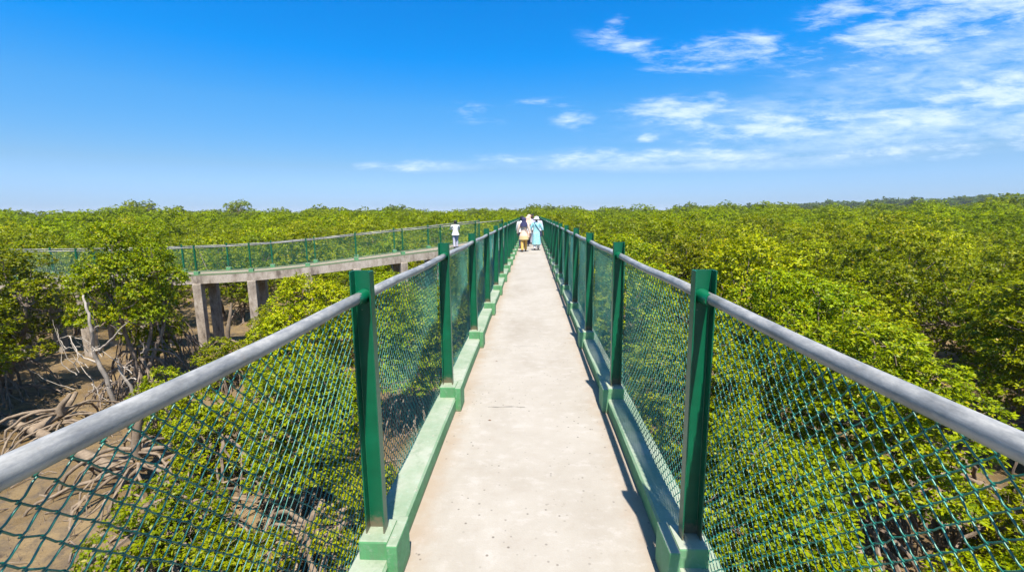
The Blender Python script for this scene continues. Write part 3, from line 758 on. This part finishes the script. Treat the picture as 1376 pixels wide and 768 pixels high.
# ------------------------------------------------------------------ people
M_SKIN = mat_cloth('brown_skin', (0.28, 0.15, 0.085), (0.25, 0.13, 0.072), 30)
M_HAIR = mat_cloth('black_hair', (0.012, 0.010, 0.010), (0.02, 0.016, 0.015), 90)
M_SHOE = mat_cloth('dark_leather', (0.035, 0.022, 0.016))
M_EYE = mat_cloth('dark_eye', (0.01, 0.008, 0.007)); M_LIP = mat_cloth('lip', (0.25, 0.07, 0.06))
def skin_body(J, E, Rr):
    me = bpy.data.meshes.new('body'); me.from_pydata(J, E, []); o = link('body', me)
    mo = o.modifiers.new('s', 'SKIN'); mo.use_smooth_shade = True
    for i, v in enumerate(me.skin_vertices[0].data): v.radius = (Rr[i], Rr[i]); v.use_root = (i == 0)
    sb = o.modifiers.new('d', 'SUBSURF'); sb.levels = 1; sb.render_levels = 1
    dg = bpy.context.evaluated_depsgraph_get(); m2 = bpy.data.meshes.new_from_object(o.evaluated_get(dg))
    bpy.data.objects.remove(o); m2.materials.clear(); m2.materials.append(M_SKIN); return m2
def ring(c, rx, ry, k=20, amp=0.0, fr=6, ph=0.0):
    a = np.arange(k) * 2 * np.pi / k; q = 1 + amp * np.sin(fr * a + ph)
    return np.stack([c[0] + rx * q * np.cos(a), c[1] + ry * q * np.sin(a), np.full(k, c[2])], 1)
def ell(b, c, r, k=12, n=8, mat=0):
    b.rings([ring((c[0], c[1], c[2] + r[2] * math.cos(t)), max(r[0] * math.sin(t), 1e-3), max(r[1] * math.sin(t), 1e-3), k) for t in np.linspace(math.pi - .05, .05, n)], True, mat)
def person(x, y, z, h, face, label, top, legs, hem=0.86, flare=1.15, step=0.16, arms=((0.10, 0.12), (-0.06, 0.12)), scarf=None, cap=None, hairlong=False, strap=None, sleeve=0.75, bag=None, raise_arm=False, dress=False, border=None):
    """facing +Y locally; arms: forward swing and outward spread for each hand"""
    k = h / 1.70
    t = thing('person', label, 'person', (x, y, z)); t.rotation_euler[2] = face; t.scale = (k, k, k)
    J = [(0, 0, .95)]; R = [.13]; E = []
    def add(p, r, a): J.append(tuple(p)); R.append(r); E.append((a, len(J) - 1)); return len(J) - 1
    sp = add((0, .01, 1.12), .12, 0); ch = add((0, .0, 1.30), .135, sp); nk = add((0, -.005, 1.43), .062, ch); nk2 = add((0, .012, 1.49), .052, nk)
    hd = add((0, .022, 1.57), .088, nk2); tp = add((0, .015, 1.655), .070, hd)
    add((0, .125, 1.545), .016, hd)                                                  # nose
    for s in (-1, 1): add((s * .098, .012, 1.56), .018, hd)                          # ears
    AR = []; LG = []
    for i, s in enumerate((-1, 1)):
        fw, out = arms[i]
        sh = add((s * .175, -.005, 1.37), .062, ch)
        if raise_arm:
            el = np.array([s * .27, .16, 1.14]); wr = np.array([s * .12, .36, 1.16])
        else:
            el = np.array([s * (.20 + out * .5), fw * .35 - .02, 1.10]); wr = np.array([s * (.20 + out * .75), fw + .02, .88])
        e_ = add(el, .045, sh); w_ = add(wr, .028, e_)
        AR.append((np.array([s * .175, -.005, 1.37]), el, wr))
        d = (wr - el) / np.linalg.norm(wr - el); pm = add(wr + d * .06, .030, w_)
        sd = np.array([0, 1.0, 0]) if not raise_arm else np.array([0, 0, 1.0])
        for q, (off, ln) in enumerate(((-.030, .062), (-.010, .075), (.010, .080), (.028, .070))):
            a1 = add(wr + d * (.095) + sd * off, .0095, pm); a2 = add(wr + d * (.095 + ln * .55) + sd * off, .0085, a1); add(wr + d * (.095 + ln) * .98 + sd * off + np.array([-s * .018, 0, 0]), .007, a2)
        a1 = add(wr + d * .045 + sd * .045, .011, w_); add(wr + d * .085 + sd * .062, .009, a1)
        fy = step * s * (1 if i else 1); sgn = s * step
        hp = add((s * .09, 0, .90), .095, 0); kn = np.array([s * .095, sgn * .55 + .03, .49]); an = np.array([s * .09, sgn, .085])
        k_ = add(kn, .058, hp); a_ = add(an, .038, k_); add((s * .10, sgn + .12, .035), .034, a_)
        LG.append((np.array([s * .09, 0, .90]), kn, an))
    link('body', skin_body(J, E, R), t)
    b = MB()
    for s in (-1, 1): ell(b, (s * .034, .102, 1.575), (.013, .008, .009), 8, 5, 0)
    ell(b, (0, .100, 1.508), (.026, .008, .008), 8, 5, 1); link('face_features', b.mesh('face_features', [M_EYE, M_LIP]), t)
    # tunic
    b = MB(); zs = [1.445, 1.425, 1.39, 1.33, 1.22, 1.08, .98, hem + .35 * (.98 - hem), hem]
    wx = [.062, .105, .165, .185, .172, .158, .175, .19 * flare, .205 * flare]; wy = [.058, .078, .10, .125, .125, .118, .128, .15 * flare, .165 * flare]
    rr = [ring((0, .0, zz), a, c, 28, 0.0 if zz > 1.1 else 0.035 * (1.1 - zz) / .3, 7, 1.0) for zz, a, c in zip(zs, wx, wy)]
    if dress: rr = [ring((0, 0, zz), np.interp(zz, [hem, .98], [.235, .185]), np.interp(zz, [hem, .98], [.20, .14]), 28, 0.05, 8, zz) for zz in np.linspace(hem, .9, 5)][::-1] and rr[:-2] + [ring((0, 0, zz), np.interp(zz, [hem, .98], [.235, .185]), np.interp(zz, [hem, .98], [.20, .14]), 28, 0.05, 8, zz) for zz in np.linspace(.9, hem, 5)]
    b.rings(rr, True)
    for (sh, el, wr), s in zip(AR, (-1, 1)):
        e = el + (wr - el) * sleeve
        b.tube([sh + np.array([-s * .03, 0, .012]), sh + np.array([s * .02, 0, -.04]), (sh + el) / 2, el, e], [.070, .076, .068, .060, .056], 12, True)
    link('tunic', smooth_by_angle(b.mesh('tunic', top), 60), t)
    if border is not None:
        b = MB(); b.rings([ring((0, .0, zz), .207 * flare * q, .168 * flare * q, 28, .05, 7, 1.0) for zz, q in ((hem + .17, .985), (hem + .08, 1.0), (hem - .012, 1.012))], False); link('tunic_border', smooth_by_angle(b.mesh('tunic_border', border), 60), t)
    b = MB()
    for a, kn, an in LG: b.tube([a + np.array([0, 0, .06]), a + np.array([0, 0, -.06]), (a + kn) / 2, kn, (kn + an) / 2, an + np.array([0, 0, .02])], [.105, .108, .098, .084, .074, .068], 14, True)
    link('trousers', smooth_by_angle(b.mesh('trousers', legs), 60), t)
    for a, kn, an in LG:
        b = MB(); b.rings([ring((an[0], an[1] + .05, zz), .046 * q, .125 * q, 14) for zz, q in ((0.0, .96), (.02, 1.03), (.05, .95), (.075, .55))]); link('shoe', smooth_by_angle(b.mesh('shoe', M_SHOE), 60), t)
    if scarf is None or hairlong or cap is not None:
        b = MB(); ell(b, (0, -.006, 1.610), (.102, .112, .092), 16, 9); ell(b, (0, -.045, 1.565), (.095, .075, .085), 14, 8)
        if hairlong: b.tube([(0, -.085, 1.58), (0, -.125, 1.47), (0.01, -.15, 1.34), (0.01, -.15, 1.20)], [.06, .05, .042, .02], 10)
        link('hair', smooth_by_angle(b.mesh('hair', M_HAIR), 60), t)
    if scarf is not None:
        b = MB(); ell(b, (0, -.004, 1.60), (.116, .124, .108), 18, 10)
        b.rings([ring((0, -.03, 1.58), .112, .095, 18), ring((0, -.04, 1.50), .105, .09, 18), ring((0, -.035, 1.43), .15, .11, 18, .04), ring((0, -.03, 1.36), .20, .135, 18, .05), ring((0, -.04, 1.24), .185, .145, 18, .06)])
        link('headscarf', smooth_by_angle(b.mesh('headscarf', scarf), 60), t)
    if cap is not None:
        b = MB(); ell(b, (0, .0, 1.635), (.122, .130, .085), 18, 9); b.rings([ring((0, .0, 1.60), .125, .133, 18), ring((0, 0, 1.575), .165, .175, 18), ring((0, 0, 1.568), .16, .17, 18)]); link('sun_hat', smooth_by_angle(b.mesh('sun_hat', cap), 60), t)
    if strap is not None:
        b = MB(); b.tube([(-.13, -.05, 1.43), (-.06, -.135, 1.31), (.05, -.142, 1.15), (.17, -.10, .98), (.19, -.03, .93)], .014, 6); b.tube([(-.13, -.05, 1.43), (-.1, .09, 1.38), (0, .14, 1.2), (.15, .13, 1.0), (.19, .0, .93)], .014, 6)
        b.box(.185, .275, -.12, .12, .70, .93, bev=.02); link('shoulder_bag', b.mesh('shoulder_bag', strap), t)
    return t
WHITE = mat_cloth('white_cotton', (0.72, 0.70, 0.69), (0.62, 0.60, 0.60)); CREAM = mat_cloth('cream_print', (0.62, 0.44, 0.36), (0.64, 0.53, 0.42), 40)
GOLD = mat_cloth('gold_cotton', (0.68, 0.40, 0.10), (0.60, 0.33, 0.07)); CYAN = mat_cloth('cyan_print', (0.16, 0.52, 0.56), (0.45, 0.66, 0.66), 26)
NAVY = mat_cloth('navy_cloth', (0.02, 0.022, 0.07), (0.03, 0.03, 0.09)); PEACH = mat_cloth('peach_scarf', (0.72, 0.46, 0.33)); GREY = mat_cloth('pale_grey_cloth', (0.52, 0.50, 0.58), (0.45, 0.43, 0.52))
YELLOW = mat_cloth('pale_yellow_border', (0.62, 0.45, 0.20), (0.66, 0.50, 0.28)); PINK = mat_cloth('pale_pink', (0.70, 0.52, 0.52)); BLACK = mat_cloth('black_cloth', (0.02, 0.018, 0.02))
person(-0.34, 21.4, 0, 1.60, 0.05, 'woman from behind in a cream tunic and gold trousers with navy headscarf, walking', CREAM, GOLD, hem=.62, flare=1.25, border=YELLOW, scarf=NAVY, strap=PEACH, sleeve=.8, arms=((.05, .16), (-.04, .14)))
person(0.26, 22.3, 0, 1.62, 0.0, 'woman from behind in a long cyan dress and white sun hat with dark bag strap', CYAN, WHITE, hem=.30, dress=True, cap=WHITE, strap=NAVY, sleeve=.35, arms=((.06, .20), (.02, .18)), step=.08)
person(-0.48, 23.7, 0, 1.66, 0.1, 'black haired person in a white shirt partly behind the woman with gold trousers', WHITE, NAVY, hem=.85)
person(-0.20, 24.9, 0, 1.62, 0.2, 'person with a peach headscarf and white top between the two women in front', WHITE, NAVY, hem=.75, scarf=PEACH)
person(-0.12, 26.6, 0, 1.72, -0.3, 'tall person with a pale pink headscarf at the head of the walking group', PINK, GREY, hem=.80, scarf=PEACH)
person(0.05, 27.4, 0, 1.76, 2.9, 'man in navy shirt turned back to face the others in the walking group', NAVY, BLACK, hem=.85)
person(0.36, 25.6, 0, 1.66, 0.0, 'black haired person in dark clothes hidden behind the woman with the sun hat', GREY, NAVY, hem=.85)
mx, my = -4.6, 27.6
mz = float(CE[int(np.argmin(np.hypot(CE[:, 0] - mx, CE[:, 1] - my)))][2])
person(mx, my, mz, 1.70, 0.35, 'man in pale shirt and light trousers leaning towards the rail of the curved footbridge', WHITE, GREY, hem=.80, step=.05, raise_arm=True, sleeve=.85)

# ------------------------------------------------------------------ light and sky
SUN = Vector((0.09, -0.44, 1.0)).normalized()
el = math.asin(SUN.z); az = math.atan2(SUN.x, SUN.y)
ld = bpy.data.lights.new('sun', 'SUN'); ld.energy = 5.0; ld.angle = rad(0.55); ld.color = (1.0, 0.945, 0.86)
lo = bpy.data.objects.new('sun', ld); COL.objects.link(lo); lo.rotation_euler = (-SUN).to_track_quat('-Z', 'Y').to_euler(); lo.location = (0, 0, 40)
w = bpy.data.worlds.new('World'); scn.world = w; w.use_nodes = True; nt = w.node_tree
bg = nt.nodes['Background']
sky = nd(nt, 'ShaderNodeTexSky', sky_type='NISHITA'); sky.sun_disc = False; sky.sun_elevation = el; sky.sun_rotation = az
sky.air_density = 1.0; sky.dust_density = 0.6; sky.ozone_density = 2.5; sky.altitude = 0
hsv = nd(nt, 'ShaderNodeHueSaturation'); hsv.inputs['Saturation'].default_value = 1.35; hsv.inputs['Value'].default_value = 1.0; hsv.inputs['Hue'].default_value = 0.497
nt.links.new(sky.outputs[0], hsv.inputs['Color'])
TINT = [(0.0, (0.38, 0.51, 0.94)), (0.02, (0.315, 0.445, 0.83)), (0.095, (0.393, 0.467, 0.606)), (0.21, (0.345, 0.607, 0.745)), (0.30, (0.04, 0.64, 0.91)), (0.45, (0.02, 0.66, 0.95)), (0.62, (0.6, 0.85, 0.95)), (1.0, (0.85, 0.95, 0.95))]
d = nd(nt, 'ShaderNodeTexCoord').outputs['Generated']; sx = nd(nt, 'ShaderNodeSeparateXYZ'); nt.links.new(d, sx.inputs[0])
tint = ramp(nt, sx.outputs[2], TINT)
tinted = mix(nt, 1.0, hsv.outputs[0], tint, 'MULTIPLY')
yy = math_(nt, 'MAXIMUM', sx.outputs[1], 0.05)
u = math_(nt, 'DIVIDE', sx.outputs[0], yy); v = math_(nt, 'DIVIDE', sx.outputs[2], yy)
uv = nd(nt, 'ShaderNodeCombineXYZ'); nt.links.new(u, uv.inputs[0]); nt.links.new(v, uv.inputs[1])
BL = [  # u, v, ru, rv, rotation, strength
    (0.86, 0.375, 0.33, 0.075, 14, 1.0), (0.62, 0.385, 0.10, 0.035, 10, 0.7), (0.38, 0.318, 0.16, 0.036, 5, 0.85), (0.21, 0.335, 0.12, 0.022, -12, 0.6), (0.165, 0.37, 0.045, 0.02, 25, 0.6),
    (0.32, 0.206, 0.14, 0.034, 4, 0.95), (0.52, 0.175, 0.24, 0.040, 3, 1.0), (0.90, 0.225, 0.36, 0.055, 12, 0.95), (0.55, 0.215, 0.12, 0.02, 10, 0.6), (0.30, 0.112, 0.46, 0.024, 0, 0.8), (0.85, 0.135, 0.30, 0.03, 2, 0.7),
    (-0.12, 0.21, 0.07, 0.024, -12, 0.5), (0.09, 0.192, 0.055, 0.022, -8, 0.7), (0.03, 0.228, 0.08, 0.012, 0, 0.5), (0.244, 0.157, 0.035, 0.014, 0, 0.85), (-0.25, 0.103, 0.15, 0.014, 0, 0.6)]
acc = None
for cu, cv, ru, rv, ro, st in BL:
    mp_ = nd(nt, 'ShaderNodeMapping', vector_type='TEXTURE'); mp_.inputs['Location'].default_value = (cu, cv, 0); ru *= 1.22; rv *= 1.25; mp_.inputs['Rotation'].default_value = (0, 0, rad(ro)); mp_.inputs['Scale'].default_value = (ru, rv, 1)
    nt.links.new(uv.outputs[0], mp_.inputs['Vector'])
    ln = nd(nt, 'ShaderNodeVectorMath', operation='LENGTH'); nt.links.new(mp_.outputs[0], ln.inputs[0])
    q = maprange(nt, ln.outputs['Value'], 0.0, 1.35, st, 0.0, True)
    acc = q if acc is None else math_(nt, 'MAXIMUM', acc, q)
rt = nd(nt, 'ShaderNodeMapping'); rt.inputs['Rotation'].default_value = (0, 0, rad(-16)); rt.inputs['Scale'].default_value = (7.5, 24, 1); nt.links.new(uv.outputs[0], rt.inputs['Vector'])
n1 = maprange(nt, noise(nt, 1.0, 10, 0.6, rt.outputs[0], 0.35), 0.25, 0.75)
rt2 = nd(nt, 'ShaderNodeMapping'); rt2.inputs['Rotation'].default_value = (0, 0, rad(-28)); rt2.inputs['Scale'].default_value = (14, 60, 1); nt.links.new(uv.outputs[0], rt2.inputs['Vector'])
n2 = maprange(nt, noise(nt, 1.0, 8, 0.65, rt2.outputs[0], 0.3), 0.25, 0.75)
nn = math_(nt, 'ADD', math_(nt, 'MULTIPLY', n1, 0.54), math_(nt, 'MULTIPLY', n2, 0.46))
dens = maprange(nt, math_(nt, 'ADD', nn, math_(nt, 'MULTIPLY', acc, 0.40)), 0.55, 1.12, 0.0, 0.66, True)
dens = math_(nt, 'MULTIPLY', dens, maprange(nt, acc, 0.02, 0.5, 0, 1, True))
veil = None
for cu, cv, ru, rv, ro, st in [(0.33, 0.110, 0.56, 0.032, 0, 0.36), (0.80, 0.165, 0.60, 0.07, 3, 0.34), (0.95, 0.29, 0.62, 0.16, 12, 0.30), (0.55, 0.20, 0.5, 0.06, 4, 0.28), (-0.2, 0.102, 0.2, 0.016, 0, 0.18)]:
    mp_ = nd(nt, 'ShaderNodeMapping', vector_type='TEXTURE'); mp_.inputs['Location'].default_value = (cu, cv, 0); mp_.inputs['Rotation'].default_value = (0, 0, rad(ro)); mp_.inputs['Scale'].default_value = (ru, rv, 1)
    nt.links.new(uv.outputs[0], mp_.inputs['Vector'])
    ln = nd(nt, 'ShaderNodeVectorMath', operation='LENGTH'); nt.links.new(mp_.outputs[0], ln.inputs[0])
    q = maprange(nt, ln.outputs['Value'], 0.15, 1.0, st, 0.0, True)
    veil = q if veil is None else math_(nt, 'MAXIMUM', veil, q)
veil = math_(nt, 'MULTIPLY', veil, maprange(nt, nn, 0.28, 0.72, 0.15, 1.5))
dens = math_(nt, 'MAXIMUM', dens, veil)
front = maprange(nt, sx.outputs[1], 0.05, 0.2)
dens = math_(nt, 'MULTIPLY', dens, front)
cloud = mix(nt, dens, tinted, (4.5, 5.0, 5.7))
nt.links.new(cloud, bg.inputs['Color']); bg.inputs['Strength'].default_value = 0.116

# ------------------------------------------------------------------ humid air over the swamp
hb = MB(); hb.box(-2300, 2300, -2250, 2300, -6.6, 22.0)
hm = bpy.data.materials.new('humid_air'); hm.use_nodes = True; hn = hm.node_tree
hn.nodes.remove(hn.nodes['Principled BSDF'])
pv = nd(hn, 'ShaderNodeVolumePrincipled'); pv.inputs['Color'].default_value = (0.80, 0.88, 0.97, 1); pv.inputs['Density'].default_value = 0.00022; pv.inputs['Anisotropy'].default_value = 0.0
hn.links.new(pv.outputs[0], hn.nodes['Material Output'].inputs['Volume'])
tag(link('haze', hb.mesh('haze', hm)), 'thin bluish humid haze over the far canopy', 'haze', kind='stuff')
# ------------------------------------------------------------------ camera
cd = bpy.data.cameras.new('camera'); cam = bpy.data.objects.new('camera', cd); COL.objects.link(cam)
cd.sensor_width = 36; cd.lens = 610 / 1376 * 36; cd.clip_start = 0.05; cd.clip_end = 9000
cam.location = (0, 0, 1.77)
cam.matrix_world = Matrix.Translation((0, 0, 1.77)) @ Matrix.Rotation(rad(2.452), 4, 'Z') @ Matrix.Rotation(rad(90 - 9.03), 4, 'X') @ Matrix.Rotation(rad(-0.42), 4, 'Z')
scn.camera = cam
vs = scn.view_settings; vs.view_transform = 'Standard'; vs.look = 'None'; vs.exposure = 1.08; vs.gamma = 1.0; vs.use_curve_mapping = False
scn.render.engine = 'CYCLES'; cy = scn.cycles
cy.max_bounces = 6; cy.diffuse_bounces = 3; cy.glossy_bounces = 2; cy.transmission_bounces = 2; cy.transparent_max_bounces = 4
cy.use_adaptive_sampling = True; cy.adaptive_threshold = 0.02; cy.use_denoising = True
cy.caustics_reflective = False; cy.caustics_refractive = False
